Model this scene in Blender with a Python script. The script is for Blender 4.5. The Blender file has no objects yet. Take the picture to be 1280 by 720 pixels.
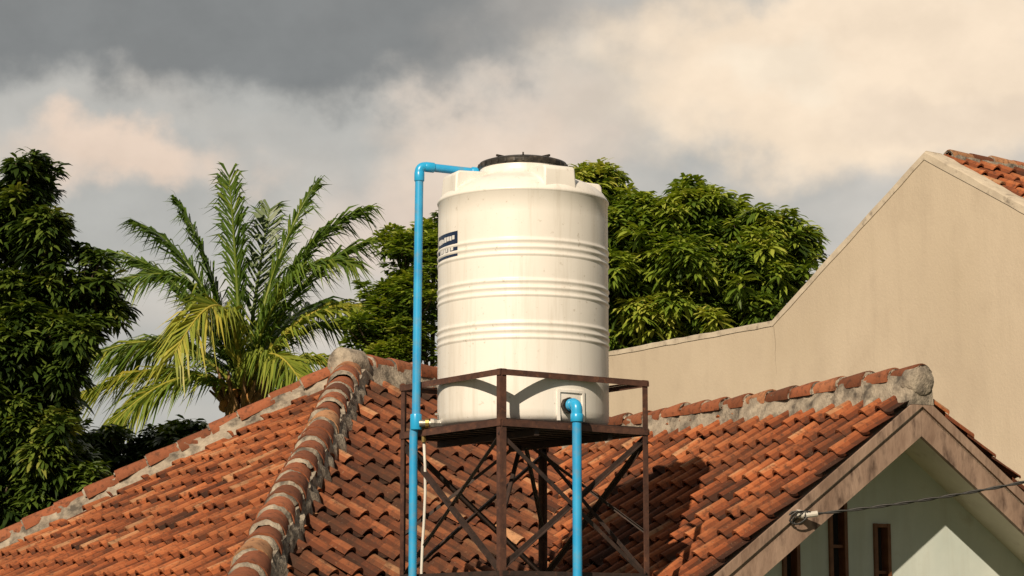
import bpy, bmesh, math, random
import numpy as np
from mathutils import Vector, Matrix
random.seed(7)
rng = np.random.default_rng(11)
D = bpy.data
scene = bpy.context.scene
scene.view_settings.view_transform = 'Standard'
scene.view_settings.look = 'None'
scene.view_settings.exposure = 0

# ------------------------------------------------------------------ helpers
def link(o, parent=None):
    scene.collection.objects.link(o)
    if parent: o.parent = parent
    return o
def root(name):
    e = D.objects.new(name, None); e.empty_display_size = 0.2
    return link(e)
def mesh_obj(name, verts, faces, mat, parent=None, smooth=False, tint=None):
    me = D.meshes.new(name)
    me.from_pydata([tuple(v) for v in verts], [], [tuple(f) for f in faces])
    if tint is not None:
        a = me.attributes.new("tint", 'FLOAT', 'FACE')
        a.data.foreach_set("value", np.asarray(tint, dtype=np.float32))
    me.materials.append(mat)
    if smooth:
        me.polygons.foreach_set("use_smooth", [True]*len(me.polygons))
    me.update()
    return link(D.objects.new(name, me), parent)
class MB:
    def __init__(s): s.v=[]; s.f=[]; s.t=[]
    def add(s, vs, fs, t=0.5):
        o=len(s.v); s.v += [tuple(v) for v in vs]
        s.f += [tuple(i+o for i in f) for f in fs]
        s.t += list(t) if hasattr(t,'__len__') else [t]*len(fs)
    def box(s, c, ax, ay, az, t=0.5):
        c=Vector(c); ax=Vector(ax); ay=Vector(ay); az=Vector(az)
        vs=[c+ax*i+ay*j+az*k for k in(-1,1) for j in(-1,1) for i in(-1,1)]
        s.add(vs,[(0,2,3,1),(4,5,7,6),(0,1,5,4),(2,6,7,3),(0,4,6,2),(1,3,7,5)],t)
    def prism(s, poly, off, t=0.5):
        n=len(poly); off=Vector(off)
        a=[Vector(p) for p in poly]; b=[p+off for p in a]
        s.add(a+b,[tuple(range(n))[::-1], tuple(range(n,2*n))]+[(i,(i+1)%n,n+(i+1)%n,n+i) for i in range(n)],t)
    def tube(s, pts, rad, seg=12, t=0.5, cap=True):
        pts=[Vector(p) for p in pts]; n=len(pts)
        if not hasattr(rad,'__len__'): rad=[rad]*n
        vs=[]; 
        d0=(pts[1]-pts[0]).normalized()
        ref=Vector((0,0,1)) if abs(d0.z)<.9 else Vector((1,0,0))
        a=d0.cross(ref).normalized()
        for i,p in enumerate(pts):
            d=(pts[min(i+1,n-1)]-pts[max(i-1,0)]).normalized()
            a=(a-d*a.dot(d)).normalized(); b=d.cross(a)
            for k in range(seg):
                an=2*math.pi*k/seg
                vs.append(p+(a*math.cos(an)+b*math.sin(an))*rad[i])
        fs=[(i*seg+k,i*seg+(k+1)%seg,(i+1)*seg+(k+1)%seg,(i+1)*seg+k) for i in range(n-1) for k in range(seg)]
        if cap: fs+= [tuple(range(seg))[::-1], tuple((n-1)*seg+k for k in range(seg))]
        s.add(vs,fs,t)
    def obj(s,name,mat,parent=None,smooth=False):
        return mesh_obj(name,s.v,s.f,mat,parent,smooth,s.t)
def autosmooth(o, ang=40):
    me=o.data
    bm=bmesh.new(); bm.from_mesh(me)
    bmesh.ops.recalc_face_normals(bm, faces=bm.faces)
    for e in bm.edges:
        e.smooth = not (len(e.link_faces)==2 and e.calc_face_angle(0)>math.radians(ang))
    for f in bm.faces: f.smooth=True
    bm.to_mesh(me); bm.free()

# ------------------------------------------------------------------ materials
def N(nt,t,**kw):
    n=nt.nodes.new(t)
    for k,v in kw.items(): setattr(n,k,v)
    return n
def mat_base(name):
    m=D.materials.new(name); m.use_nodes=True
    nt=m.node_tree; b=nt.nodes['Principled BSDF']
    return m,nt,b
def ramp(nt,src,stops):
    r=N(nt,'ShaderNodeValToRGB')
    el=r.color_ramp.elements
    while len(el)<len(stops): el.new(0.5)
    for e,(p,c) in zip(el,stops):
        e.position=p; e.color=(*c,1) if len(c)==3 else c
    nt.links.new(src,r.inputs[0]); return r.outputs[0]
def noise(nt,scale,detail=5,rough=.6,coord='Object',stretch=None,dist=0):
    tc=N(nt,'ShaderNodeTexCoord')
    n=N(nt,'ShaderNodeTexNoise'); n.inputs['Scale'].default_value=scale
    n.inputs['Detail'].default_value=detail; n.inputs['Roughness'].default_value=rough
    n.inputs['Distortion'].default_value=dist
    if stretch:
        mp=N(nt,'ShaderNodeMapping'); mp.inputs['Scale'].default_value=stretch
        nt.links.new(tc.outputs[coord],mp.inputs[0]); nt.links.new(mp.outputs[0],n.inputs[0])
    else: nt.links.new(tc.outputs[coord],n.inputs[0])
    return n.outputs[0]
def mix(nt,fac,a,b,mode='MIX'):
    m=N(nt,'ShaderNodeMix',data_type='RGBA',blend_type=mode)
    for s,i in((fac,0),(a,6),(b,7)):
        if hasattr(s,'is_output'): nt.links.new(s,m.inputs[i])
        elif isinstance(s,(int,float)): m.inputs[i].default_value=s
        else: m.inputs[i].default_value=(*s,1)
    return m.outputs[2]
def bump(nt,b,h,strength=.4,dist=.01):
    bp=N(nt,'ShaderNodeBump'); bp.inputs['Strength'].default_value=strength; bp.inputs['Distance'].default_value=dist
    nt.links.new(h,bp.inputs['Height']); nt.links.new(bp.outputs[0],b.inputs['Normal'])
def simple(name,c1,c2,scale=8,rough=.7,bs=.3,bd=.005,spots=None,stretch=None,metal=0,bscale=None,streak=None):
    m,nt,b=mat_base(name)
    n=noise(nt,scale,stretch=stretch)
    col=ramp(nt,n,[(.35,c1),(.65,c2)])
    if spots:
        n2=noise(nt,spots[1],detail=7,stretch=stretch)
        f=ramp(nt,n2,[(spots[2],(0,0,0)),(spots[3],(1,1,1))])
        col=mix(nt,f,col,spots[0])
    if streak:
        n3=noise(nt,streak[1],detail=6,rough=.65,stretch=(1,1,.10))
        col=mix(nt,ramp(nt,n3,[(.48,(0,0,0)),(.78,(streak[2],)*3)]),col,streak[0])
    nt.links.new(col,b.inputs['Base Color'])
    b.inputs['Roughness'].default_value=rough; b.inputs['Metallic'].default_value=metal
    if bs: bump(nt,b,noise(nt,bscale or scale*5,detail=3,stretch=stretch),bs,bd)
    return m
def tile_mat(name, c0,cA,cB,cC, dark=.45):
    m,nt,b=mat_base(name)
    at=N(nt,'ShaderNodeAttribute',attribute_name='tint')
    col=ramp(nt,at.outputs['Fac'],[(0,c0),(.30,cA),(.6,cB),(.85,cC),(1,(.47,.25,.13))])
    n=noise(nt,1.7,detail=6,rough=.65)
    col=mix(nt,ramp(nt,n,[(.44,(0,0,0)),(.66,(dark,)*3)]),col,(.040,.024,.016))
    n=noise(nt,22,detail=6,rough=.7)
    col=mix(nt,ramp(nt,n,[(.50,(0,0,0)),(.66,(.75,)*3)]),col,(.060,.030,.020))
    n=noise(nt,60,detail=4)
    col=mix(nt,ramp(nt,n,[(.62,(0,0,0)),(.76,(.45,)*3)]),col,(.36,.24,.15))
    nt.links.new(col,b.inputs['Base Color']); b.inputs['Roughness'].default_value=.85
    b.inputs['Specular IOR Level'].default_value=.25
    bump(nt,b,noise(nt,90,detail=3),.5,.004)
    return m
M_tile=tile_mat('terracotta_tile',(.040,.016,.010),(.15,.042,.017),(.335,.098,.036),(.45,.155,.06),.55)
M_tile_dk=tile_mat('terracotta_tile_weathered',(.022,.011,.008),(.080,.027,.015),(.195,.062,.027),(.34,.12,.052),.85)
M_ridge=tile_mat('terracotta_ridge_tile',(.13,.048,.025),(.24,.08,.038),(.33,.11,.052),(.41,.16,.08),.45)
M_mortar=simple('mortar',(.27,.23,.185),(.43,.375,.30),12,.9,.8,.012,spots=((.09,.078,.065),8,.46,.64))
M_plaster_tan=simple('plaster_tan',(.51,.435,.335),(.58,.50,.395),1.1,.92,.4,.006,spots=((.44,.37,.285),2.2,.48,.8),stretch=(1,1,.7),bscale=45,streak=((.38,.32,.25),4.5,.32))
M_coping=simple('coping_concrete',(.46,.40,.32),(.58,.51,.41),6,.9,.5,.006,spots=((.22,.185,.15),10,.56,.75))
M_plaster_green=simple('plaster_pale_green',(.52,.59,.57),(.62,.68,.65),2,.85,.2,.003,spots=((.38,.38,.33),4,.6,.85),streak=((.38,.38,.32),7,.4))
M_cream=simple('painted_cream',(.60,.55,.45),(.72,.66,.55),3,.7,.2,.003,spots=((.35,.28,.2),5,.58,.8))
M_barge=simple('weathered_board',(.20,.13,.095),(.42,.30,.23),7,.85,.6,.006,spots=((.09,.055,.04),14,.48,.7),stretch=(1,1,.35))
M_frame=simple('window_frame_wood',(.13,.05,.022),(.20,.085,.04),14,.5,.3,.003)
M_glass=simple('dark_window',(.02,.022,.025),(.035,.035,.035),3,.1,0)
M_steel=simple('rusty_steel',(.055,.026,.020),(.11,.05,.034),18,.65,.5,.003,spots=((.20,.085,.045),30,.58,.75))
M_steel_dk=simple('dark_steel',(.022,.015,.013),(.05,.028,.022),18,.7,.4,.003,spots=((.12,.05,.03),30,.6,.75))
M_blue=simple('blue_pvc',(.020,.31,.66),(.04,.39,.74),6,.35,.1,.001,spots=((.14,.28,.40),16,.50,.8))
M_blue2=simple('blue_pvc_fitting',(.02,.35,.70),(.03,.41,.76),6,.3,0)
M_white_pvc=simple('white_pvc',(.6,.58,.54),(.7,.68,.64),6,.4,.1,.001)
M_metal=simple('galvanised_valve',(.25,.25,.24),(.4,.38,.34),30,.4,.2,.002,metal=.7)
M_brass=simple('brass',(.35,.24,.08),(.45,.32,.12),30,.4,.2,.002,metal=.8)
M_lid=simple('black_plastic_lid',(.018,.016,.015),(.04,.035,.03),20,.45,.2,.002,spots=((.12,.10,.08),14,.55,.75))
M_navy=simple('sticker_navy',(.008,.018,.055),(.014,.026,.075),20,.4,0)
M_white=simple('sticker_white',(.7,.7,.7),(.78,.78,.78),20,.4,0)
M_soffit_dk=simple('roof_underside',(.05,.03,.02),(.08,.05,.035),6,.9,.2,.004)
M_crack=simple('crack_shadowed_render',(.20,.165,.125),(.26,.22,.17),6,.95,0)
M_bark=simple('bark',(.07,.05,.035),(.15,.11,.08),10,.9,1,.02,stretch=(1,1,.3))
M_palmbark=simple('palm_bark',(.13,.10,.07),(.22,.17,.12),12,.9,1,.02,stretch=(.5,.5,3))
M_ground=simple('ground_soil_grass',(.05,.07,.025),(.16,.12,.07),.6,.95,.5,.03,spots=((.05,.09,.02),.2,.45,.6))
M_cable=simple('cable_black',(.015,.015,.015),(.03,.03,.03),20,.5,0)
M_concrete=simple('concrete',(.28,.27,.25),(.38,.36,.33),5,.9,.4,.005)
M_insul=simple('ceramic_insulator',(.5,.48,.44),(.6,.58,.52),5,.3,0)

def tank_mat():
    m,nt,b=mat_base('tank_polyethylene')
    n=noise(nt,2.5,detail=6,stretch=(1,1,.35))
    col=ramp(nt,n,[(.3,(.76,.735,.70)),(.6,(.82,.80,.77))])
    n2=noise(nt,9,detail=8,rough=.7,stretch=(1.6,1.6,.09))
    col=mix(nt,ramp(nt,n2,[(.50,(0,0,0)),(.78,(.6,)*3)]),col,(.50,.45,.38))
    n3=noise(nt,30,detail=6)
    col=mix(nt,ramp(nt,n3,[(.63,(0,0,0)),(.71,(.5,)*3)]),col,(.42,.37,.30))
    nt.links.new(col,b.inputs['Base Color']); b.inputs['Roughness'].default_value=.40
    bump(nt,b,noise(nt,5),.12,.01)
    return m
M_tank=tank_mat()

def leaf_mat(name,stops,trans=.3,rough=.42):
    m,nt,b=mat_base(name)
    at=N(nt,'ShaderNodeAttribute',attribute_name='tint')
    col=ramp(nt,at.outputs['Fac'],stops)
    nt.links.new(col,b.inputs['Base Color']); b.inputs['Roughness'].default_value=rough
    b.inputs['Specular IOR Level'].default_value=.4
    tr=N(nt,'ShaderNodeBsdfTranslucent')
    c2=mix(nt,1.0,col,(1.3,1.35,.5),'MULTIPLY')
    nt.links.new(c2,tr.inputs[0])
    ms=N(nt,'ShaderNodeMixShader'); ms.inputs[0].default_value=trans
    out=nt.nodes['Material Output']
    nt.links.new(b.outputs[0],ms.inputs[1]); nt.links.new(tr.outputs[0],ms.inputs[2]); nt.links.new(ms.outputs[0],out.inputs[0])
    return m
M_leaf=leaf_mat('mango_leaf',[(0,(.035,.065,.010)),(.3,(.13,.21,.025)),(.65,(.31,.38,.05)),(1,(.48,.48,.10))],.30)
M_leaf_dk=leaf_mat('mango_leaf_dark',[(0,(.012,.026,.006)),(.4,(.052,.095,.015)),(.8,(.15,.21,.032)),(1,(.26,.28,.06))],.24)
M_palm=leaf_mat('palm_leaflet',[(0,(.04,.085,.015)),(.45,(.12,.20,.03)),(.75,(.29,.33,.05)),(1,(.52,.45,.08))],.3,.4)
M_far=leaf_mat('far_foliage',[(0,(.04,.06,.03)),(1,(.10,.12,.06))],.1,.8)

# ------------------------------------------------------------------ roof tiles
def tile_field(name, O, down, k, ext_u, ext_d, clips, mat, parent, W=.2, E=.26, seed=1, zoff=0.0):
    """S-profile clay tiles on a plane through O falling along `down` at slope k."""
    r=random.Random(seed)
    dn=Vector((down[0],down[1],0)).normalized()
    ed=Vector((dn.x,dn.y,-k)).normalized()
    eu=Vector((-dn.y,dn.x,0)).normalized()
    n=eu.cross(ed)
    if n.z<0: n=-n
    O=Vector(O)
    S=[0,.07,.15,.25,.35,.43,.50,.66,.86,1.04]
    hh_=.052*W/.2
    def h(s):
        if s<.5: return hh_*max(0,math.sin(math.pi*s/.5))**.7
        return -.010*math.sin(math.pi*min(1,(s-.5)/.5))
    ns=len(S)
    groove_shade=[-.12,.06,.14,.14,.04,-.18,-.38,-.42,-.28]  # shade between rolls painted into the tint: pans darker, roll tops lighter
    mb=MB()
    L=E+.035
    i0=int(math.floor(ext_u[0]/W)); i1=int(math.ceil(ext_u[1]/W))
    j0=int(math.floor(ext_d[0]/E)); j1=int(math.ceil(ext_d[1]/E))
    for j in range(j0,j1):
        rowj=r.uniform(-.007,.007)
        for i in range(i0,i1):
            cu=(i+.5)*W; cd=(j+.5)*E
            P=O+eu*cu+ed*cd
            skip=False
            for (cp,cn) in clips:
                if (P.x-cp[0])*cn[0]+(P.y-cp[1])*cn[1] > .25*math.hypot(*cn): skip=True;break
            if skip: continue
            slip=r.uniform(.02,.05) if r.random()<.04 else 0
            du=r.uniform(-.007,.007); dd=r.uniform(-.012,.012)+rowj+slip; hz=r.uniform(-.003,.006); yaw=r.uniform(-.028,.028)
            lift=.032+r.uniform(-.006,.010)
            vs=[]
            for (t,dz) in((0,0),(.5,0),(1,0),(1,0),(1,-.018)):
                for s in S:
                    u=i*W+s*W+du+yaw*t*L; d=j*E+t*L+dd
                    z=h(s)*(1 if t<.9 else 1.06)+lift*t+hz+dz+zoff
                    vs.append(O+eu*u+ed*d+n*z)
            fs=[];tt=[]
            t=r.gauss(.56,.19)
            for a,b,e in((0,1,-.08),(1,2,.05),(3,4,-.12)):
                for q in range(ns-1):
                    fs.append((a*ns+q,a*ns+q+1,b*ns+q+1,b*ns+q)); tt.append(min(1,max(0,t+groove_shade[q]+e)))
            mb.add(vs,fs,tt)
    o=mb.obj(name,mat,parent,True)
    bm=bmesh.new(); bm.from_mesh(o.data)
    for (cp,cn) in clips:
        bmesh.ops.bisect_plane(bm,geom=bm.verts[:]+bm.edges[:]+bm.faces[:],plane_co=(cp[0],cp[1],0),plane_no=(cn[0],cn[1],0),clear_outer=True)
    for f in bm.faces:
        f.normal_update()
        if f.normal.dot(n)<-.2: f.normal_flip()
    bm.to_mesh(o.data); bm.free()
    return o
def ridge(name, p0, p1, parent, r=.1, bedh=.11, bedw=.1, step=.27, seed=3, mat=None, collar=1.0, taper=1.0):
    """row of barrel tiles on a mortar bed from p0 (low end) to p1 (high end)"""
    rr=random.Random(seed)
    p0=Vector(p0); p1=Vector(p1); t=(p1-p0).normalized(); L=(p1-p0).length
    sd=t.cross(Vector((0,0,1))).normalized(); up=sd.cross(t)
    tl=MB(); mo=MB(); seg=12
    n=int(L/step)
    for i in range(n+1):
        s0=i*step+rr.uniform(-.012,.012); s1=min(s0+step+.03, L+.03)
        jx=rr.uniform(-.012,.012); jz=rr.uniform(-.008,.010); ra=r*(1+rr.uniform(.10,.18)*taper); rb=r*(1-rr.uniform(.04,.12)*taper)
        vs=[]
        for (s,rad) in((s1,rb),(s0+.04,ra*.985),(s0,ra),(s0,ra),(s0,ra-.020)):
            for q in range(seg+1):
                a=math.radians(-105+210*q/seg)
                vs.append(p0+t*s+sd*(math.sin(a)*rad+jx)+up*(bedh+jz+math.cos(a)*rad-.02))
        fs=[]
        for a_,b_ in((0,1),(1,2),(3,4)):
            for q in range(seg): fs.append((a_*(seg+1)+q,a_*(seg+1)+q+1,b_*(seg+1)+q+1,b_*(seg+1)+q))
        tl.add(vs,fs,min(1,max(0,rr.gauss(.5,.28))))
        w=rr.uniform(.02,.055)*collar
        if w>0:
            vs=[]; lim=rr.uniform(80,105); sh=rr.uniform(-25,25)
            for s,off in((s0+.004,-.004),(s0-.008,.0),(s0-w*.6,-.006),(s0-w,-.020)):
                for q in range(seg+1):
                    a=math.radians(max(-105,min(105,-lim+2*lim*q/seg+sh)))
                    rad=ra+off-.006+rr.uniform(-.006,.003)
                    vs.append(p0+t*(s+rr.uniform(-.012,.008))+sd*(math.sin(a)*rad+jx)+up*(bedh+jz+math.cos(a)*rad-.02))
            fs=[(a_*(seg+1)+q,a_*(seg+1)+q+1,(a_+1)*(seg+1)+q+1,(a_+1)*(seg+1)+q) for a_ in range(3) for q in range(seg)]
            mo.add(vs,fs)
    m=int(L/.05)+1
    vs=[]
    ph_=rr.uniform(0,6)
    for i in range(m+1):
        s=L*i/m
        j=lambda a=.010: rr.uniform(-a,a)
        wv=.014*math.sin(s*9+ph_)+.010*math.sin(s*23+ph_*2)
        for (x,z) in((-bedw-.04-wv,-.08),(-bedw-.020-wv*.6,.035),(-bedw,bedh*.6),(-bedw+.01,bedh+.0),(bedw-.01,bedh+.0),(bedw,bedh*.6),(bedw+.020+wv*.6,.035),(bedw+.04+wv,-.08)):
            vs.append(p0+t*s+sd*(x+j())+up*(z+j()))
    fs=[(i*8+q,i*8+q+1,(i+1)*8+q+1,(i+1)*8+q) for i in range(m) for q in range(7)]
    fs+=[tuple(range(8)),tuple(m*8+q for q in range(8))[::-1]]
    mo.add(vs,fs)
    o=tl.obj(name+'_tiles',mat or M_ridge,parent,True); autosmooth(o,50)
    o=mo.obj(name+'_mortar',M_mortar,parent,True); autosmooth(o,60)
def plug(name,c,direc,r,length,parent):
    c=Vector(c); d=Vector(direc).normalized()
    mb=MB(); a=d.cross(Vector((0,0,1))).normalized(); b=a.cross(d)
    seg=24; vs=[]
    for s,k in((-length,1.0),(-.0,1.02),(.012,.9),(.018,.5)):
        for q in range(seg):
            an=2*math.pi*q/seg
            vs.append(c+d*(s+random.uniform(-.003,.003))+(a*math.cos(an)+b*math.sin(an))*r*k*random.uniform(.97,1.03))
    fs=[(i*seg+q,i*seg+(q+1)%seg,(i+1)*seg+(q+1)%seg,(i+1)*seg+q) for i in range(3) for q in range(seg)]
    fs.append(tuple(3*seg+q for q in range(seg)))
    mb.add(vs,fs); o=mb.obj(name,M_mortar,parent,True); autosmooth(o,50)
def slab(name,poly,mat,parent,off=-.035,th=.06):
    P=[Vector(p) for p in poly]
    n=(P[1]-P[0]).cross(P[2]-P[0]).normalized()
    if n.z<0: n=-n
    mb=MB(); mb.prism([p+n*off for p in P], n*(-th)); o=mb.obj(name,mat,parent); autosmooth(o,20); return o
def nrm_out(p,q,inside):
    d=(q-p); n=Vector((d.y,-d.x))
    if (inside.x-p.x)*n.x+(inside.y-p.y)*n.y>0: n=-n
    return ((p.x,p.y),(n.x,n.y))
def roof_plane(name,poly,parent,mat,seed,deck=None,W=.2,E=.26,off=-.035,th=.06):
    P=[Vector(p) for p in poly]
    n=(P[1]-P[0]).cross(P[2]-P[0]); 
    if n.z<0: n=-n
    dn=Vector((n.x,n.y)); k=dn.length/n.z; dn.normalize()
    c=sum(P,Vector())/len(P)
    O=P[0]
    ed=Vector((dn.x,dn.y,-k)).normalized(); eu=Vector((-dn.y,dn.x,0))
    us=[(p-O).dot(eu) for p in P]; ds=[(p-O).dot(ed) for p in P]
    clips=[nrm_out(P[i],P[(i+1)%len(P)],c) for i in range(len(P))]
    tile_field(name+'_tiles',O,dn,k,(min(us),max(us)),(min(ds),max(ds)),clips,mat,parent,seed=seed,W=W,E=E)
    slab(name+'_deck',poly,deck or M_soffit_dk,parent,off,th)

# ------------------------------------------------------------------ hip-roof house
hh=root('hip_roof_house')
A=Vector((-1.22,17,5.97)); Bc=Vector((-1.446,11.92,4.15)); Cc=Vector((-4.78,17,4.15))
Ee=Vector((-.32,18.22,5.97)); Rc=Vector((3.64,18.82,4.15)); Qc=Vector((-1.13,22.27,4.15))
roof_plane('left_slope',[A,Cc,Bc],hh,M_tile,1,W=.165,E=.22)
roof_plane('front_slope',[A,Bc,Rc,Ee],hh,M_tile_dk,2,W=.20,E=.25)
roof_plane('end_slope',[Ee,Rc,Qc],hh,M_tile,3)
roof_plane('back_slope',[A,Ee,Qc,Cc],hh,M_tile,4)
ridge('front_hip',Bc,A,hh,r=.097,bedh=.09,bedw=.115,seed=5,collar=1.1,taper=1.3)
ridge('left_hip',Cc,A,hh,r=.066,bedh=.125,bedw=.07,step=.26,seed=6,collar=.35,taper=1.6)
ridge('main_ridge',A+Vector((-.05,-.07,0)),Ee,hh,r=.085,bedh=.12,bedw=.09,seed=7,collar=.6)
ridge('right_hip',Rc,Ee,hh,seed=8)
ridge('back_hip',Qc,Ee,hh,seed=9)
plug('ridge_end',A+Vector((-.085,-.115,.10)),(-.59,-.8,0),.125,.2,hh)
foot=[Cc,Bc,Rc,Qc]; cen=sum(foot,Vector())/4
w=MB(); w.prism([Vector((cen.x+(p.x-cen.x)*.86,cen.y+(p.y-cen.y)*.86,-.1)) for p in foot],(0,0,4.2))
w.obj('walls',M_cream,hh)
fa=MB()
for p,q in((Cc,Bc),(Bc,Rc),(Rc,Qc),(Qc,Cc)):
    d=(q-p).normalized(); nn=Vector((d.y,-d.x,0)); 
    fa.box((p+q)/2+Vector((0,0,-.12)),d*((q-p).length/2-.03),nn*.012,Vector((0,0,.07)))
fa.obj('fascia',M_barge,hh)

# ------------------------------------------------------------------ gable house
gh=root('gable_house')
k=.725; WE=1.88; RL=4.62; GZ=5.53
G=Vector((2.565,14,GZ)); rd=Vector((-.479,.878,0)).normalized(); gw=Vector((.878,.479,0)).normalized()
def gp(wc,l,z): return Vector((G.x,G.y,0))+gw*wc+rd*l+Vector((0,0,z))
zE=GZ-k*WE
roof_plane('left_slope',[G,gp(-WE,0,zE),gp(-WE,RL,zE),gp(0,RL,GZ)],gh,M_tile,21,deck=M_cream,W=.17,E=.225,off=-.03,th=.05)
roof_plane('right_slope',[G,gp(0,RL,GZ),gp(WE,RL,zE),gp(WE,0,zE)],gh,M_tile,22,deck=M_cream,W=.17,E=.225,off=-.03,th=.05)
ridge('ridge',gp(0,-.02,GZ),gp(0,RL,GZ),gh,r=.066,bedh=.125,bedw=.065,step=.27,seed=23,collar=.25,taper=1.5)
plug('ridge_end',gp(0,-.02,GZ+.075),-rd,.092,.1,gh)
def barge(sgn,nm,w0,off,th,lo,hi,mat):
    mb=MB()
    zt=lambda a: GZ-k*a
    poly=[gp(sgn*.002,off,zt(0)+hi),gp(sgn*w0,off,zt(w0)+hi),gp(sgn*w0,off,zt(w0)+lo),gp(sgn*.002,off,zt(0)+lo)]
    mb.prism(poly,rd*th); o=mb.obj(nm,mat,gh); autosmooth(o,20)
for sg,nm in((-1,'left'),(1,'right')):
    barge(sg,'barge_board_'+nm,WE+.02,.0,.03,-.27,-.04,M_barge)
    barge(sg,'barge_trim_'+nm,WE+.04,-.018,.016,-.085,-.015,M_barge)
wl=.55; hw=1.5
zt=lambda a: GZ-k*abs(a)-.09
gm=MB()
wins=[(-.629,.062,3.7,4.67),(-.26,.068,3.7,4.90),(.09,.062,3.7,4.74)]
cols=[-hw]
for c,h_,a_,b_ in wins: cols+= [c-h_,c+h_]
cols.append(hw)
allc=sorted(set(cols+[0.0]))
def inwin(a,b):
    m=(a+b)/2
    for W_ in wins:
        if W_[0]-W_[1]<=m<=W_[0]+W_[1]: return W_
    return None
for a,b in zip(allc[:-1],allc[1:]):
    W_=inwin(a,b)
    if W_:
        gm.prism([gp(a,wl,-.1),gp(b,wl,-.1),gp(b,wl,W_[2]),gp(a,wl,W_[2])],rd*.12)
        gm.prism([gp(a,wl,W_[3]),gp(b,wl,W_[3]),gp(b,wl,zt(b)),gp(a,wl,zt(a))],rd*.12)
    else:
        gm.prism([gp(a,wl,-.1),gp(b,wl,-.1),gp(b,wl,zt(b)),gp(a,wl,zt(a))],rd*.12)
gm.prism([gp(-hw,wl+.12,-.1),gp(-hw,RL,-.1),gp(-hw,RL,zt(hw)),gp(-hw,wl+.12,zt(hw))],gw*.12)
gm.prism([gp(hw,wl+.12,-.1),gp(hw,RL,-.1),gp(hw,RL,zt(hw)),gp(hw,wl+.12,zt(hw))],-gw*.12)
gm.obj('walls',M_plaster_green,gh)
fm=MB(); gl=MB()
for c,h_,a_,b_ in wins:
    t=.022
    for sx in(-1,1):
        fm.prism([gp(c+sx*(h_-t),wl-.02,a_),gp(c+sx*(h_+.003),wl-.02,a_),gp(c+sx*(h_+.003),wl-.02,b_+.002),gp(c+sx*(h_-t),wl-.02,b_+.002)],rd*.1)
    fm.prism([gp(c-h_+t+.001,wl-.018,b_-t),gp(c+h_-t-.001,wl-.018,b_-t),gp(c+h_-t-.001,wl-.018,b_),gp(c-h_+t+.001,wl-.018,b_)],rd*.095)
    fm.prism([gp(c-h_+t+.001,wl,b_-.32),gp(c+h_-t-.001,wl,b_-.32),gp(c+h_-t-.001,wl,b_-.30),gp(c-h_+t+.001,wl,b_-.30)],rd*.06)
    gl.prism([gp(c-h_+t,wl+.05,a_),gp(c+h_-t,wl+.05,a_),gp(c+h_-t,wl+.05,b_-t),gp(c-h_+t,wl+.05,b_-t)],rd*.01)
fm.obj('window_frames',M_frame,gh); gl.obj('window_glass',M_glass,gh)

# ------------------------------------------------------------------ big plaster house behind
ph=root('plaster_house')
W0=Vector((2.58,22,0)); wd=Vector((.54,-.84,0)).normalized(); wn=Vector((.84,.54,0)).normalized()
def wp(s,z,o=0): return W0+wd*s+wn*o+Vector((0,0,z))
zp=7.11; sP=2.23; zP=8.40; ks=(zP-zp)/sP; sR=5.6; zR=zP-ks*(sR-sP)
mb=MB()
mb.prism([wp(0,-.1),wp(sR,-.1),wp(sR,zR),wp(sP,zP),wp(0,zp)],wn*.2)
mb.prism([wp(-4,-.1,.03),wp(-.002,-.1,.03),wp(-.002,zp-.0,.03),wp(-4,zp,.03)],wn*.17)
mb.prism([wp(-4,-.1,.2),wp(-4,-.1,7.5),wp(-4,zp,7.5),wp(-4,zp,.2)],wd*.2)
mb.prism([wp(sR,-.1,.201),wp(sR,-.1,7.5),wp(sR,zR-.1,7.5),wp(sR,zR-.1,.201)],wd*-.2)
o=mb.obj('walls',M_plaster_tan,ph)
cp=MB()
def cop(s0,z0,s1,z1,h,lo,o0,wid):
    n=int(abs(s1-s0)/.15)+1; vs=[];fs=[]
    for i in range(n+1):
        t=i/n; s=s0+(s1-s0)*t; z=z0+(z1-z0)*t
        j=lambda a=.006: random.uniform(-a,a)
        vs+=[wp(s,z+lo+j(.004),o0),wp(s,z+h*.6+j(),o0+.002),wp(s,z+h+j(),o0+.03),wp(s,z+h+j(),o0+wid),wp(s,z+lo,o0+wid)]
    for i in range(n):
        b=i*5;c=b+5
        fs+=[(b+q,c+q,c+(q+1)%5,b+(q+1)%5) for q in range(5)]
    fs+=[(0,1,2,3,4),tuple(n*5+q for q in(4,3,2,1,0))]
    cp.add(vs,fs)
cop(-4.02,zp,-.005,zp,.03,-.03,.022,.2); cop(0,zp,sP,zP,.035,-.045,-.008,.23); cop(sP+.003,zP,sR,zR,.035,-.045,-.008,.23)
o=cp.obj('coping',M_coping,ph); autosmooth(o,35)
ck=MB(); xx=0; pts=[]
for i in range(12):
    xx+=random.uniform(-.012,.014); pts.append(wp(.012+xx,zp-.04-.045*i,.0))
ck.tube(pts,[.004*(1-i/13) for i in range(12)],5); ck.obj('wall_crack',M_crack,ph)
P1=wp(sP,zP-.02,.2); P2=wp(sP,zP-.02,7.5); P3=wp(sR+.3,zR-ks*.3-.02,7.5); P4=wp(sR+.3,zR-ks*.3-.02,.2)
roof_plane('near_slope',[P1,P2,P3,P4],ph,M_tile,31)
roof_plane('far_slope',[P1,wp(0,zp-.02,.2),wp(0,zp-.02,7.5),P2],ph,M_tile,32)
ridge('ridge',P1+wn*.1,P2,ph,r=.07,seed=33,bedh=.04,bedw=.07,collar=.3)
mb=MB(); mb.prism([wp(-3.8,zp-.4,.2),wp(-.01,zp-.4,.2),wp(-.01,zp-.4,7.5),wp(-3.8,zp-.4,7.5)],(0,0,.1)); mb.obj('flat_roof',M_concrete,ph)

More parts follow.
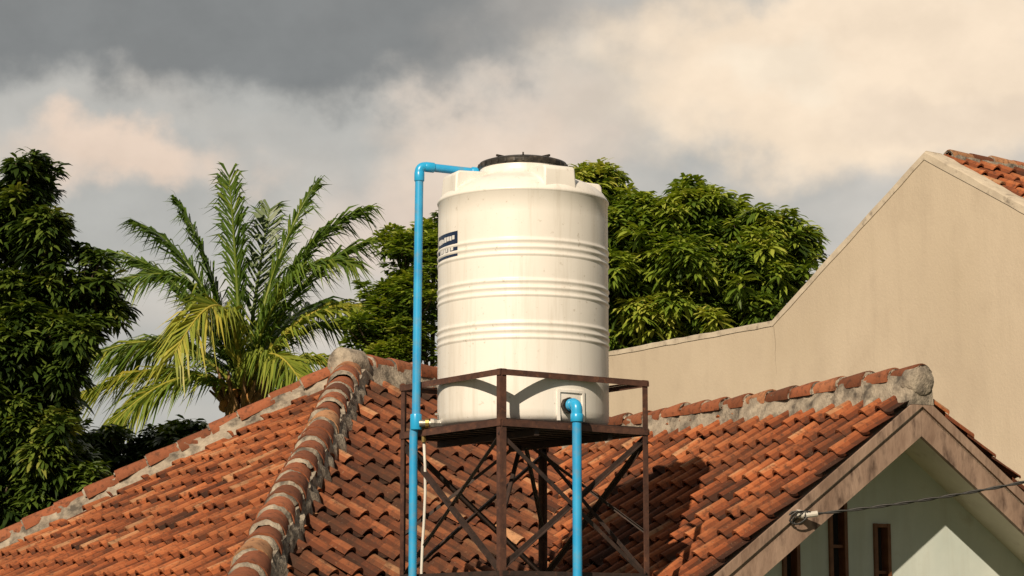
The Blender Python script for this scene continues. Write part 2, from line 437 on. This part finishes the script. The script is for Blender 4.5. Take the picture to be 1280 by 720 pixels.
# ------------------------------------------------------------------ tank
TC=Vector((.065,13,5.215))
tank=root('water_tank')
def lathe(name,prof,mat,parent,seg=128,ang=30,center=TC):
    vs=[];fs=[]
    for r,z in prof:
        for q in range(seg):
            a=2*math.pi*q/seg; vs.append((center.x+r*math.sin(a),center.y-r*math.cos(a),center.z+z))
    for i in range(len(prof)-1):
        for q in range(seg):
            fs.append((i*seg+q,i*seg+(q+1)%seg,(i+1)*seg+(q+1)%seg,(i+1)*seg+q))
    o=mesh_obj(name,vs,fs,mat,parent,True); autosmooth(o,ang); return o
prof=[(.001,0),(.46,0),(.485,.01),(.497,.035),(.5,.07),(.5,.2),(.5,.42)]
for c in(.509,.752,.985):
    prof+=[(.5,c-.06),(.5,c-.052)]
    for cc in(c-.036,c+.004,c+.044):
        prof+=[(.5,cc-.014),(.5045,cc-.008),(.506,cc-.002),(.5055,cc+.003),(.500,cc+.010)]
    prof+=[(.4995,c+.065),(.5,c+.075)]
prof+=[(.5,1.2),(.5,1.313),(.505,1.318),(.507,1.325),(.505,1.332),(.497,1.345),(.478,1.372),(.445,1.400),(.39,1.430),(.33,1.453),(.28,1.470),(.262,1.485),(.258,1.50),(.256,1.545),(.2,1.55)]
lathe('body',prof,M_tank,tank,ang=50)
lathe('lid',[(.25,1.525),(.262,1.53),(.266,1.54),(.266,1.556),(.258,1.568),(.235,1.576),(.225,1.574),(.2,1.586),(.12,1.598),(.001,1.602)],M_lid,tank,ang=25)
mb=MB()
for i in range(32):
    a=2*math.pi*i/32; d=Vector((math.sin(a),-math.cos(a),0)); s=Vector((math.cos(a),math.sin(a),0))
    mb.box(TC+d*.266+Vector((0,0,1.547)),d*.004,s*.006,Vector((0,0,.010)))
    if i%4==0: mb.box(TC+d*.16+Vector((0,0,1.591)),d*.06,s*.005,Vector((0,0,.006)))
mb.obj('lid_grips',M_lid,tank)
for i,an in enumerate((26,116,206,296)):
    a=math.radians(an); d=Vector((math.sin(a),-math.cos(a),0)); s=Vector((math.cos(a),math.sin(a),0))
    mb=MB()
    prf=[(.20,1.30),(.482,1.30),(.488,1.33),(.478,1.458),(.462,1.475),(.20,1.485)]
    hwid=.105
    vs=[];
    for sx in(-1,1):
        for r_,z_ in prf: vs.append(TC+d*r_+s*(sx*hwid*(1 if z_<1.4 else .93))+Vector((0,0,z_)))
    n=len(prf)
    mb.add(vs,[tuple(range(n))[::-1],tuple(range(n,2*n))]+[(q,(q+1)%n,n+(q+1)%n,n+q) for q in range(n)])
    o=mb.obj('shoulder_lug_%d'%(i+1),M_tank,tank); autosmooth(o,30)
    bv=o.modifiers.new('bev','BEVEL'); bv.width=.014; bv.segments=3; bv.limit_method='ANGLE'; bv.angle_limit=math.radians(30)
def arc_patch(name,a0,a1,z0,z1,r,mat,n=10,depth=.012):
    vs=[];fs=[]
    for i in range(n+1):
        a=math.radians(a0+(a1-a0)*i/n)
        for z in(z0,z1): vs.append((TC.x+r*math.sin(a),TC.y-r*math.cos(a),z))
        for z in(z0,z1): vs.append((TC.x+(r-depth)*math.sin(a),TC.y-(r-depth)*math.cos(a),z))
    for i in range(n):
        b=i*4;c=b+4
        fs+=[(b,c,c+1,b+1),(b+1,c+1,c+3,b+3),(b,b+2,c+2,c)]
    fs+=[(0,1,3,2),(n*4,n*4+2,n*4+3,n*4+1)]
    return mesh_obj(name,vs,fs,mat,tank,False)
zo=5.303
for nm,a0,a1,z0,z1 in(('outlet_frame_top',22,43,zo+.075,zo+.09),('outlet_frame_side_1',22,24,zo-.085,zo+.0749),('outlet_frame_side_2',41,43,zo-.085,zo+.0749)):
    arc_patch(nm,a0,a1,z0,z1,.509,M_tank)
arc_patch('sticker',-80,-49,6.18,6.325,.5025,M_navy)
for row,(z0,z1) in enumerate(((6.268,6.305),(6.205,6.240))):
    a=-77+row*4; 
    while a<-54:
        wd_=random.uniform(1.5,3.0)
        arc_patch('sticker_mark',a,a+wd_,z0+random.uniform(0,.012),z1-random.uniform(0,.01),.5040,M_white,2)
        a+=wd_+random.uniform(.8,1.4)

# ------------------------------------------------------------------ stand
st=root('tank_stand')
ctr=Vector((.065,13,0)); e1=Vector((.844,.591,0)).normalized(); e2=Vector((-.591,.844,0)).normalized(); hs=.515
def sp(a,b,z): return ctr+e1*(a*hs)+e2*(b*hs)+Vector((0,0,z))
Z=Vector((0,0,1))
def angle(mb,p,q,da,db,size=.045,t=.006):
    p=Vector(p);q=Vector(q);m=(p+q)/2;h=(q-p)/2
    da=Vector(da).normalized();db=Vector(db).normalized()
    mb.box(m+da*(size/2),h,da*(size/2),db*(t/2))
    mb.box(m+db*(size/2+t/2),h,da*(t/2),db*(size/2-.001))
posts=MB()
for a in(-1,1):
    for b in(-1,1):
        angle(posts,sp(a,b,.1),sp(a,b,5.482),-a*e1,-b*e2,.036,.005)
posts.obj('posts',M_steel,st)
rails=MB()
for z,sz in((5.478,.030),(5.20,.034)):
    for a in(-1,1):
        angle(rails,sp(a*1.012,-1.01,z),sp(a*1.012,1.01,z),-a*e1,-Z,sz,.005)
        angle(rails,sp(-.99,a*1.012,z-.001),sp(.99,a*1.012,z-.001),-a*e2,-Z,sz,.005)
rails.obj('rails',M_steel,st)
pf=MB()
for i in range(-4,5):
    c=sp(0,i*.22,5.178)
    pf.box(c,e1*(hs-.03),e2*.016,Z*.016)
for i in(-.5,.5):
    c=sp(i,0,5.143); pf.box(c,e1*.016,e2*(hs-.02),Z*.018)
pf.box(sp(0,0,5.205),e1*(hs-.012),e2*(hs-.012),Z*.006)
pf.obj('platform',M_steel_dk,st)
br=MB()
levels=[5.14,4.36,3.4,2.4,1.3,.2]
cor=[(-1,-1),(1,-1),(1,1),(-1,1)]
for li in range(5):
    zt_,zb_=levels[li],levels[li+1]
    for i in range(4):
        a,b=cor[i],cor[(i+1)%4]
        for (p,q,o_) in((sp(a[0],a[1],zt_),sp(b[0],b[1],zb_),.010),(sp(b[0],b[1],zt_),sp(a[0],a[1],zb_),-.010)):
            d=(q-p).normalized(); out=((sp(a[0],a[1],0)+sp(b[0],b[1],0))/2-ctr).normalized()
            ins=d.cross(out).normalized()
            angle(br,p-out*(.02)+out*o_,q-out*(.02)+out*o_,ins,-out*(1 if o_>0 else -1),.024,.004)
        if li>0:
            br.box((sp(a[0],a[1],zt_+.0)+sp(b[0],b[1],zt_+.0))/2,(sp(b[0],b[1],0)-sp(a[0],a[1],0))/2*.98,out*.004,Z*.014)
for a,b in cor:
    p=sp(a*.08,b*.08,5.11); q=sp(a*.97,b*.97,4.62)
    d=(q-p).normalized(); ins=d.cross(Z).normalized()
    angle(br,p,q,ins,-Z,.02,.004)
br.obj('cross_bracing',M_steel_dk,st)
ft=MB()
for a,b in cor: ft.box(sp(a,b,.05),e1*.15,e2*.15,Z*.12)
ft.obj('footings',M_concrete,st)

# ------------------------------------------------------------------ pipes
def fillet(pts,r,n=7):
    pts=[Vector(p) for p in pts]; out=[pts[0]]
    for i in range(1,len(pts)-1):
        a=(pts[i-1]-pts[i]).normalized(); b=(pts[i+1]-pts[i]).normalized()
        p=pts[i]+a*r; q=pts[i]+b*r
        for k_ in range(n+1):
            t=k_/n; out.append(p*(1-t)**2+pts[i]*2*t*(1-t)+q*t*t)
    out.append(pts[-1]); return out
ip=root('inlet_pipe')
px,py=-.555,12.915
mb=MB()
mb.tube(fillet([(px-.014,py+.01,.3),(px-.014,py+.01,5.19),(px,py,5.26),(px+.010,py,6.755),(-.20,13.02,6.738)],.03),.0245,16)
o=mb.obj('pipe_run',M_blue,ip,True); autosmooth(o,60)
mb=MB()
def sleeve(mb,p,q,r): mb.tube([p,Vector(p).lerp(Vector(q),.06),Vector(p).lerp(Vector(q),.94),q],[r*.94,r,r,r*.94],20)
dh=(Vector((-.20,13.02,6.738))-Vector((px,py,6.755))).normalized()
E0=Vector((px+.010,py,6.755))
sleeve(mb,E0-Z*.09,E0-Z*.035,.030); sleeve(mb,E0+dh*.035,E0+dh*.09,.030)
mb.tube(fillet([E0-Z*.05,E0,E0+dh*.05],.04),.0285,20)
sleeve(mb,Vector((px,py,5.20)),Vector((px,py,5.29)),.034)
sleeve(mb,Vector((-.24,13.008,6.740)),Vector((-.19,13.02,6.738)),.031)
o=mb.obj('fittings',M_blue2,ip,True); autosmooth(o,40)
vy=py-.02
mb=MB()
mb.tube([(px+.02,vy,5.235),(px+.10,vy,5.235)],.020,12)
mb.tube([(px+.085,vy,5.235),(px+.105,vy,5.235),(px+.125,vy,5.235),(px+.16,vy,5.235),(px+.175,vy,5.235),(px+.19,vy,5.235)],[.030,.030,.024,.024,.030,.030],8)
mb.tube([(px+.18,vy,5.235),(px+.24,vy+.01,5.24),(-.27,13.06,5.25)],.017,12)
mb.box((px+.16,vy,5.288),(.05,0,0),(0,.009,0),(0,0,.006)); mb.tube([(px+.137,vy,5.245),(px+.137,vy,5.29)],.010,8)
mb.tube([(px+.215,vy,5.235),(px+.235,vy,5.235)],.031,8)
mb.obj('valve',M_metal,ip)
mb=MB(); mb.tube([(px+.045,py+.02,5.22),(px+.045,py+.02,5.13)],.014,8); mb.tube([(px+.055,vy,5.235),(px+.075,vy,5.235)],.028,10); mb.obj('brass_nipple',M_brass,ip)
mb=MB(); pts=[(px+.045+.010*math.sin(i*.9),py+.03,5.14-i*.15) for i in range(30)]
mb.tube(pts,.0085,8); o=mb.obj('overflow_hose',M_white_pvc,ip,True)
op=root('outlet_pipe')
ox,oy=.362,12.47
mb=MB(); mb.tube([(ox,oy,.3),(ox,oy,zo-.03)],.0265,16)
o=mb.obj('pipe_run',M_blue,op,True); autosmooth(o,60)
dd=(Vector((TC.x,TC.y,0))-Vector((ox,oy,0))).normalized()*-1
mb=MB(); E1=Vector((ox,oy,zo))
mb.tube(fillet([E1-Z*.075,E1,E1-dd*.06],.035),.032,20); sleeve(mb,E1-Z*.10,E1-Z*.055,.036); sleeve(mb,E1-dd*.03,E1-dd*.065,.036)
o=mb.obj('elbow',M_blue2,op,True); autosmooth(o,40)
mb=MB(); mb.tube([E1-dd*.055,E1-dd*.13],.026,14); mb.tube([E1-dd*.075,E1-dd*.10],.046,8); o=mb.obj('bulkhead_fitting',M_lid,op)

# ------------------------------------------------------------------ cable & pole
cw=root('overhead_cable')
p0=Vector((1.735,13.52,4.74)); p1=Vector((7.0,13.35,6.35)); mb=MB()
for ph_ in(0,math.pi):
    pts=[]
    for i in range(141):
        t=i/140; p=p0.lerp(p1,t)-Z*(4*t*(1-t)*.28)
        a=t*120+ph_; pts.append(p+Vector((0,math.cos(a),math.sin(a)))*.0055)
    mb.tube(pts,.0058,6)
o=mb.obj('twisted_wires',M_cable,cw,True)
mb=MB(); mb.tube([p0+Vector((-.05,.03,.02)),p0+Vector((.03,-.02,0))],[.03,.022],12); mb.tube([p0+Vector((.03,-.02,0)),p0+Vector((.10,-.02,.01))],.018,10)
mb.obj('insulator',M_insul,cw)
mb=MB()
for kx in range(4):
    pts=[p0+Vector((-.03+.05*math.cos(t*.7+kx)+.012*kx,-.03,-.015+.04*math.sin(t*.7+kx*1.3))) for t in range(9)]
    mb.tube(pts,.005,6)
mb.tube([p0,p0+Vector((-.12,-.01,-.10)),p0+Vector((-.25,-.01,-.26)),p0+Vector((-.3,-.01,-.6))],.005,6)
mb.obj('cable_loops',M_cable,cw,True)
pl=root('utility_pole'); mb=MB(); mb.tube([(7.02,13.35,0),(7.02,13.35,7.2)],[.14,.1],16); mb.box((7.02,13.35,6.8),(.6,0,0),(0,.05,0),(0,0,.05)); mb.obj('pole',M_concrete,pl)

# ------------------------------------------------------------------ foliage
def clusters_mesh(name,C,Out,nleaf,L,Wd,mat,parent,ctint,droop=.5,spread=.9,rollr=.6):
    n=len(C); M=n*nleaf
    Cc_=np.repeat(C,nleaf,0); Oo=np.repeat(Out,nleaf,0); ti=np.repeat(ctint,nleaf)
    sz=np.repeat(rng.uniform(.75,1.2,n),nleaf)
    az=rng.uniform(0,2*np.pi,M)
    d=np.stack([np.cos(az)*spread,np.sin(az)*spread,-droop*rng.uniform(0.0,1.6,M)+.30],1)+Oo*.45
    d/=np.linalg.norm(d,axis=1,keepdims=True)
    l=(L*sz*rng.uniform(.65,1.15,M))[:,None]; w=Wd*rng.uniform(.8,1.2,M)[:,None]
    s=np.cross(d,np.array([0,0,1.])); s/=np.linalg.norm(s,axis=1,keepdims=True)+1e-6
    up=np.cross(s,d); roll=rng.uniform(-rollr,rollr,M)[:,None]
    s2=s*np.cos(roll)+up*np.sin(roll)
    base=Cc_+rng.normal(0,.02,(M,3))*L/.2
    dz=np.zeros((M,3)); dz[:,2]=1
    m1=base+d*l*.35-dz*l*.03*droop; m2=base+d*l*.66-dz*l*.20*droop; tip=base+d*l*.90-dz*l*.55*droop
    V=np.stack([base,m1-s2*w*.5,m1+s2*w*.5,m2-s2*w*.42,m2+s2*w*.42,tip],1).reshape(-1,3)
    b=(np.arange(M)*6)[:,None]
    me=D.meshes.new(name)
    loops=np.concatenate([b+np.array([0,1,2]),b+np.array([1,3,4,2]),b+np.array([3,5,4])],1).reshape(-1)
    me.vertices.add(len(V)); me.vertices.foreach_set('co',V.astype(np.float32).ravel())
    me.loops.add(len(loops)); me.loops.foreach_set('vertex_index',loops.astype(np.int32))
    starts=(np.arange(M)*10)[:,None]+np.array([0,3,7]); 
    me.polygons.add(M*3); me.polygons.foreach_set('loop_start',starts.ravel().astype(np.int32))
    try: me.polygons.foreach_set('loop_total',np.tile([3,4,3],M).astype(np.int32))
    except Exception: pass
    me.update(calc_edges=True); me.validate()
    t=np.clip(np.repeat(ti+rng.normal(0,.12,M),3),0,1)
    a=me.attributes.new('tint','FLOAT','FACE'); a.data.foreach_set('value',t.astype(np.float32))
    me.materials.append(mat)
    return link(D.objects.new(name,me),parent)
def crown(blobs,dens,nsub=10,sub=.36):
    C=[];O=[];T=[];S=[]
    for (x,y,z,r) in blobs:
        for q in range(nsub):
            d=rng.normal(0,1,3); d/=np.linalg.norm(d)
            if d[2]<-.5: d[2]*=-1
            far=rng.uniform()<.3
            c=np.array([x,y,z])+d*r*(rng.uniform(.9,1.15) if far else rng.uniform(.4,.85)); sr=r*sub*(rng.uniform(.35,.65) if far else rng.uniform(.8,1.3))
            S.append((c,sr))
            n=max(7,int(dens*sr*sr*4*math.pi))
            e=rng.normal(0,1,(n,3)); e[:,2]+=.45; e/=np.linalg.norm(e,axis=1,keepdims=True)
            rad=sr*rng.uniform(.5,1.15,n)
            C.append(c+e*rad[:,None]*np.array([1,1,.85])); O.append(e)
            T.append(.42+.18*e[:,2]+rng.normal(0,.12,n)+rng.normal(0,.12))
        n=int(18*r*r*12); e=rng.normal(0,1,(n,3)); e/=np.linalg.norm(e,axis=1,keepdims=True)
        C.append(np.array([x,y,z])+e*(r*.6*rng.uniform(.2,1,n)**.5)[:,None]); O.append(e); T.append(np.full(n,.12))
    return np.concatenate(C),np.concatenate(O),np.concatenate(T),S
def tree(name,base,blobs,dens,nleaf,L,Wd,mat,trunk_r=.22,droop=.5,seed=1,nsub=10,fork=None):
    r=root(name); rr=random.Random(seed)
    mb=MB(); base=Vector(base); 
    cen=sum((Vector(b[:3]) for b in blobs),Vector())/len(blobs)
    fk=Vector(fork) if fork else Vector((base.x+.2,base.y,cen.z*.45))
    C,O,T,S=crown(blobs,dens,nsub)
    mb.tube([base,base.lerp(fk,.5)+Vector((.05,0,0)),fk],[trunk_r,trunk_r*.8,trunk_r*.7],12)
    for bi,(x,y,z,rad) in enumerate(blobs):
        t=Vector((x,y,z-rad*.35)); mid=fk.lerp(t,.5)+Vector((rr.uniform(-.15,.15),rr.uniform(.1,.4),-.2))
        mb.tube([fk-Z*.1,mid,t],[trunk_r*.4,trunk_r*.2,.025],8)
        for c,sr in S[bi*nsub:(bi+1)*nsub]:
            c=Vector(c); mb.tube([t,t.lerp(c,.6)+Vector((0,0,-.04)),c+(c-t)*.05],[.024,.014,.005],5)
    mb.obj('trunk_and_limbs',M_bark,r,True)
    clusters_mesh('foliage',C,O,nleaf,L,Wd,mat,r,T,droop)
    return r
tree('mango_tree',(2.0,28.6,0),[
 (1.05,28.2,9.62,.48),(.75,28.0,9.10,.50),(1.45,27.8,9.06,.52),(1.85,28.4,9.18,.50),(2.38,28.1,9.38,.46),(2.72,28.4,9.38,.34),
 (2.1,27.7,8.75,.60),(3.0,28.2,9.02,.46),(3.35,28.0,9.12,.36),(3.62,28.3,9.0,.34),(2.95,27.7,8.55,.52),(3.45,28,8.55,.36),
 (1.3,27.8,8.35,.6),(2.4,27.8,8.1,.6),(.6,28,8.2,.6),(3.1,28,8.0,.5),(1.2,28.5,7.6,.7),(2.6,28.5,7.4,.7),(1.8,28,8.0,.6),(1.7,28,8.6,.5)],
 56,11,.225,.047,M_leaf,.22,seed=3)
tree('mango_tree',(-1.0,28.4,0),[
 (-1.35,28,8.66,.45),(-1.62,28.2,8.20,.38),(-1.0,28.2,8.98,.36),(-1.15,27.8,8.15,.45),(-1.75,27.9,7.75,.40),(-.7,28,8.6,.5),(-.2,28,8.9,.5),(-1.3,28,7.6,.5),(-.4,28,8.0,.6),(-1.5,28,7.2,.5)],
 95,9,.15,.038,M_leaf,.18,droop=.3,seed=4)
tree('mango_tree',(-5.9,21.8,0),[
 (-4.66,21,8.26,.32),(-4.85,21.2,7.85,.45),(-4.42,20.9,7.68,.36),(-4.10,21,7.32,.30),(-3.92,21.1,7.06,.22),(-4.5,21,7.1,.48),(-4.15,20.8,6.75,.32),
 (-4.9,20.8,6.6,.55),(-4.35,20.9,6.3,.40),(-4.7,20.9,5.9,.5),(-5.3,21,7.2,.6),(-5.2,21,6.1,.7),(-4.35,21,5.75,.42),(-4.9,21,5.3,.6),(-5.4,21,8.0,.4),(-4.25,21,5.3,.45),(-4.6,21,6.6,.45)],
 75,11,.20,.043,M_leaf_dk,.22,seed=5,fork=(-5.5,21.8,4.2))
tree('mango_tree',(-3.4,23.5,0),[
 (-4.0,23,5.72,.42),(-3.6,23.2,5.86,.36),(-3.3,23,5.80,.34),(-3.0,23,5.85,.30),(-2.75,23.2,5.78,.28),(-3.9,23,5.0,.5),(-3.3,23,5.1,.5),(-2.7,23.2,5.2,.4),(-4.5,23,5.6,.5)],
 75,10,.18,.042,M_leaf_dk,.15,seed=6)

# palm
pt=root('palm_tree'); PC=Vector((-3.62,30,7.22))
mb=MB(); pts=[];rads=[]
for i in range(60):
    t=i/59; pts.append(Vector((PC.x+.25*(1-t)**2,PC.y,PC.z*t-.1))); rads.append(.16+.06*(1-t)**3+(.010 if i%2 else 0))
mb.tube(pts,rads,14); mb.obj('trunk',M_palmbark,pt)
fr=[ # control, tip, yellowness
 ((-.45,.1,1.9),(-.95,.3,2.70),.3),((-.12,0,1.9),(-.22,-.2,3.0),.35),((.12,.3,1.7),(.25,.6,2.7),.3),((.30,.1,1.9),(.90,.2,2.95),.45),
 ((.75,-.2,2.2),(2.20,-.3,2.15),.45),((-.75,.1,2.0),(-2.15,.2,2.05),.35),((.8,-.5,1.6),(2.05,-.8,1.0),.8),((-.9,-.2,1.2),(-2.15,-.5,.40),.6),
 ((-1.1,-.5,.85),(-2.55,-.9,-.45),.85),((-.05,-.9,2.0),(-.65,-1.9,.35),.85),((.9,-.3,1.0),(1.95,-.7,-.05),.8),((-.7,-.7,.65),(-1.6,-1.2,-.55),.7),
 ((.5,1.2,1.7),(1.1,2.3,1.6),.3),((-.5,1.2,1.6),(-1.2,2.2,1.2),.3),((-.3,-.6,1.9),(-1.35,-1.1,1.45),.45),((.45,-.5,2.0),(1.45,-.9,1.7),.55),
 ((.0,.8,1.2),(.2,2.2,.3),.3),((.7,.6,1.6),(1.8,1.0,.9),.4),((-.8,.7,1.3),(-1.9,1.2,.6),.3),((.4,-.9,1.0),(1.0,-1.7,-.1),.75),((-.55,.2,2.0),(-1.5,.4,2.45),.3),((.5,0,2.2),(1.6,.1,2.6),.4)]
ras=MB(); LV=[];LF=[];LT=[]
for ctl,tip,yl in fr:
    c=Vector(ctl); tp=Vector(tip); n=135
    P=[PC+c*2*t*(1-t)+tp*t*t for t in [i/n for i in range(n+1)]]
    ras.tube(P[::5],[.034*(1-i/len(P[::5]))+.005 for i in range(len(P[::5]))],6,t=min(1,yl+.2))
    tw=random.uniform(-.4,.4)
    for i in range(14,n+1):
        t=i/n; d=(P[i]-P[i-1]).normalized(); s=d.cross(Z)
        if s.length<.05: s=Vector((1,0,0))
        s.normalize(); up=s.cross(d)
        s,up=s*math.cos(tw)+up*math.sin(tw),up*math.cos(tw)-s*math.sin(tw)
        ll=.88*math.sin(math.pi*(.17+.70*t))**.7
        for sg in(-1,1):
            if random.random()<.06: continue
            l=ll*random.uniform(.72,1.12)
            dr=(s*sg*random.uniform(.40,.80)+d*random.uniform(.75,1.15)+up*random.uniform(-.15,.2)).normalized()
            g=random.uniform(.35,.95)
            b=P[i]; m=b+dr*l*.5-Z*l*.13*g; e=b+dr*l*.88-Z*l*g*.75
            wv=(dr.cross(up)).normalized()*.018 if random.random()<.6 else up*.016
            o_=len(LV); LV+= [b-wv*.5,b+wv*.5,m-wv,m+wv,e]
            LF+=[(o_,o_+2,o_+3,o_+1),(o_+2,o_+4,o_+3)]
            tt=min(1,max(0,yl*.92+random.gauss(0,.13)-.1*(1-t))); LT+=[tt,tt]
mesh_obj('leaflets',LV,LF,M_palm,pt,False,LT)
ras.obj('frond_ribs',M_palm,pt,True)
nt_=MB()
for i in range(26):
    a=random.uniform(0,6.28); p=PC+Vector((math.cos(a)*random.uniform(.12,.3),math.sin(a)*random.uniform(.12,.3),random.uniform(-.35,.12)))
    r_=random.uniform(.05,.085); nt_.tube([p+Z*r_,p+Z*r_*.6,p,p-Z*r_*.6,p-Z*r_],[.2*r_,.8*r_,r_,.8*r_,.2*r_],8)
    nt_.tube([PC+Z*.1,p+Z*r_],[.015,.01],5)
M_nut=simple('coconut_husk',(.26,.11,.03),(.42,.21,.05),8,.7,.3,.005); nt_.obj('coconuts',M_nut,pt,True)
hk=MB()
for i in range(30):
    a=random.uniform(0,6.28); dd_=Vector((math.cos(a),math.sin(a),0))
    hk.tube([PC+dd_*.12-Z*.5,PC+dd_*.22-Z*.1,PC+dd_*random.uniform(.25,.5)+Z*random.uniform(.1,.4)],[.05,.045,.015],5)
hk.obj('leaf_bases',simple('palm_leaf_base',(.16,.09,.04),(.28,.17,.07),14,.8,.5,.01),pt)

# distant tree belt
dt=root('distant_trees')
n=1800; X=rng.uniform(-60,60,n); Y=rng.uniform(85,110,n)
top=8.5+1.6*np.sin(X*.35)+1.1*np.sin(X*.9+1)+.8*np.sin(X*2.1)
Zc=rng.uniform(0,1,n)**.6*top
C=np.stack([X,Y,Zc],1); O=rng.normal(0,1,(n,3)); O/=np.linalg.norm(O,axis=1,keepdims=True)
clusters_mesh('foliage',C,O,8,1.6,.7,M_far,dt,rng.uniform(0,1,n),.4)

# ground
mesh_obj('ground',[(-600,-200,0),(600,-200,0),(600,1500,0),(-600,1500,0)],[(0,1,2,3)],M_ground)

# ------------------------------------------------------------------ camera
cam=D.cameras.new('camera'); co=D.objects.new('camera',cam); link(co)
co.location=(0,0,4); co.rotation_euler=(math.radians(90+8.93),0,0)
cam.lens=78.75; cam.sensor_width=36; cam.clip_end=3000; cam.clip_start=.1
scene.camera=co

# ------------------------------------------------------------------ light
az=math.radians(20); el=math.radians(32)
sv=Vector((-math.sin(az)*math.cos(el),-math.cos(az)*math.cos(el),math.sin(el)))
sl=D.lights.new('sun','SUN'); sl.energy=5.0; sl.angle=math.radians(.5); sl.color=(1,.83,.62)
so=D.objects.new('sun',sl); link(so); so.rotation_euler=sv.to_track_quat('Z','Y').to_euler(); so.location=(-5,-5,20)

wo=D.worlds.new('World'); scene.world=wo; wo.use_nodes=True; nt=wo.node_tree
bg=nt.nodes['Background']; out=nt.nodes['World Output']
sky=N(nt,'ShaderNodeTexSky'); sky.sky_type='NISHITA'; sky.sun_disc=False; sky.sun_elevation=el; sky.sun_rotation=math.pi+az
nt.links.new(sky.outputs[0],bg.inputs[0]); bg.inputs[1].default_value=.08
tc=N(nt,'ShaderNodeTexCoord')
def vm(op,a,b=None):
    n=N(nt,'ShaderNodeVectorMath',operation=op)
    for i,s in enumerate((a,b)):
        if s is None: continue
        if hasattr(s,'is_output'): nt.links.new(s,n.inputs[i])
        else: n.inputs[i].default_value=s
    return n
def cnoise(scale,detail=8,rough=.55,stretch=(1,1,2.0),off=(0,0,0)):
    mp=N(nt,'ShaderNodeMapping'); mp.inputs['Scale'].default_value=stretch; mp.inputs['Location'].default_value=off
    nt.links.new(tc.outputs['Generated'],mp.inputs[0])
    n=N(nt,'ShaderNodeTexNoise'); n.inputs['Scale'].default_value=scale; n.inputs['Detail'].default_value=detail; n.inputs['Roughness'].default_value=rough
    nt.links.new(mp.outputs[0],n.inputs[0]); return n
n1=cnoise(16,2,.5,(1,1,1.3)); wob=vm('SUBTRACT',n1.outputs['Color'],(.5,.5,.5)); wob=vm('MULTIPLY',wob.outputs[0],(.10,.02,.05))
nB=cnoise(55,4,.55,(1,1,1.1)); wob2=vm('SUBTRACT',nB.outputs['Color'],(.5,.5,.5)); wob2=vm('MULTIPLY',wob2.outputs[0],(.034,.01,.028))
dirw=vm('ADD',tc.outputs['Generated'],wob.outputs[0]); dirw=vm('ADD',dirw.outputs[0],wob2.outputs[0])
def blob(c,r,soft=1.0):
    v=vm('SUBTRACT',dirw.outputs[0],c); v=vm('MULTIPLY',v.outputs[0],(1/r[0],.6,1/r[1])); L_=vm('LENGTH',v.outputs[0])
    m=N(nt,'ShaderNodeMapRange',interpolation_type='SMOOTHSTEP'); m.inputs[1].default_value=1+soft*.5; m.inputs[2].default_value=max(0.05,1-soft*.7); m.inputs[3].default_value=0; m.inputs[4].default_value=1
    nt.links.new(L_.outputs['Value'],m.inputs[0]); return m.outputs[0]
base=ramp(nt,cnoise(8,3,.5,(1,1,2.0),(3,1,2)).outputs['Fac'],[(.36,(.48,.475,.445)),(.52,(.59,.56,.51)),(.68,(.71,.635,.545))])
def scaled(fac,k_):
    m=N(nt,'ShaderNodeMath',operation='MULTIPLY'); nt.links.new(fac,m.inputs[0]); m.inputs[1].default_value=k_; return m.outputs[0]
col=base
det=ramp(nt,cnoise(34,4,.55,(1,1,1.3),(5,2,0)).outputs['Fac'],[(.35,(.95,.94,.93)),(.65,(1.05,1.04,1.03))])
col=mix(nt,scaled(blob((-.005,.975,.200),(.055,.042),.8),.9),col,(.86,.70,.56))
col=mix(nt,scaled(blob((-.175,.965,.205),(.048,.015),.8),.9),col,(.86,.68,.54))
col=mix(nt,scaled(blob((-.06,.97,.180),(.05,.02)),.65),col,(.80,.66,.55))
col=mix(nt,scaled(blob((-.13,.96,.266),(.165,.034),.5),.96),col,(.225,.232,.228))
col=mix(nt,scaled(blob((.025,.965,.272),(.05,.020)),.6),col,(.46,.43,.39))
col=mix(nt,scaled(blob((.15,.96,.246),(.120,.044),.5),.97),col,(.98,.80,.60))
col=mix(nt,scaled(blob((.12,.96,.250),(.04,.012),.9),.45),col,(1.0,.88,.70))
col=mix(nt,scaled(blob((.19,.96,.230),(.05,.010),.9),.35),col,(.76,.63,.50))
col=mix(nt,scaled(blob((.22,.95,.20),(.05,.02),.8),.5),col,(.62,.56,.49))
col=mix(nt,1.0,col,det,'MULTIPLY')
sx=N(nt,'ShaderNodeSeparateXYZ'); nt.links.new(tc.outputs['Generated'],sx.inputs[0])
mr=N(nt,'ShaderNodeMapRange',interpolation_type='SMOOTHSTEP'); mr.inputs[1].default_value=.2; mr.inputs[2].default_value=.92; mr.inputs[3].default_value=.28; mr.inputs[4].default_value=1
nt.links.new(sx.outputs[1],mr.inputs[0])
bg2=N(nt,'ShaderNodeBackground'); nt.links.new(col,bg2.inputs[0]); nt.links.new(mr.outputs[0],bg2.inputs[1])
ms=N(nt,'ShaderNodeMixShader'); ms.inputs[0].default_value=.94
nt.links.new(bg.outputs[0],ms.inputs[1]); nt.links.new(bg2.outputs[0],ms.inputs[2]); nt.links.new(ms.outputs[0],out.inputs[0])
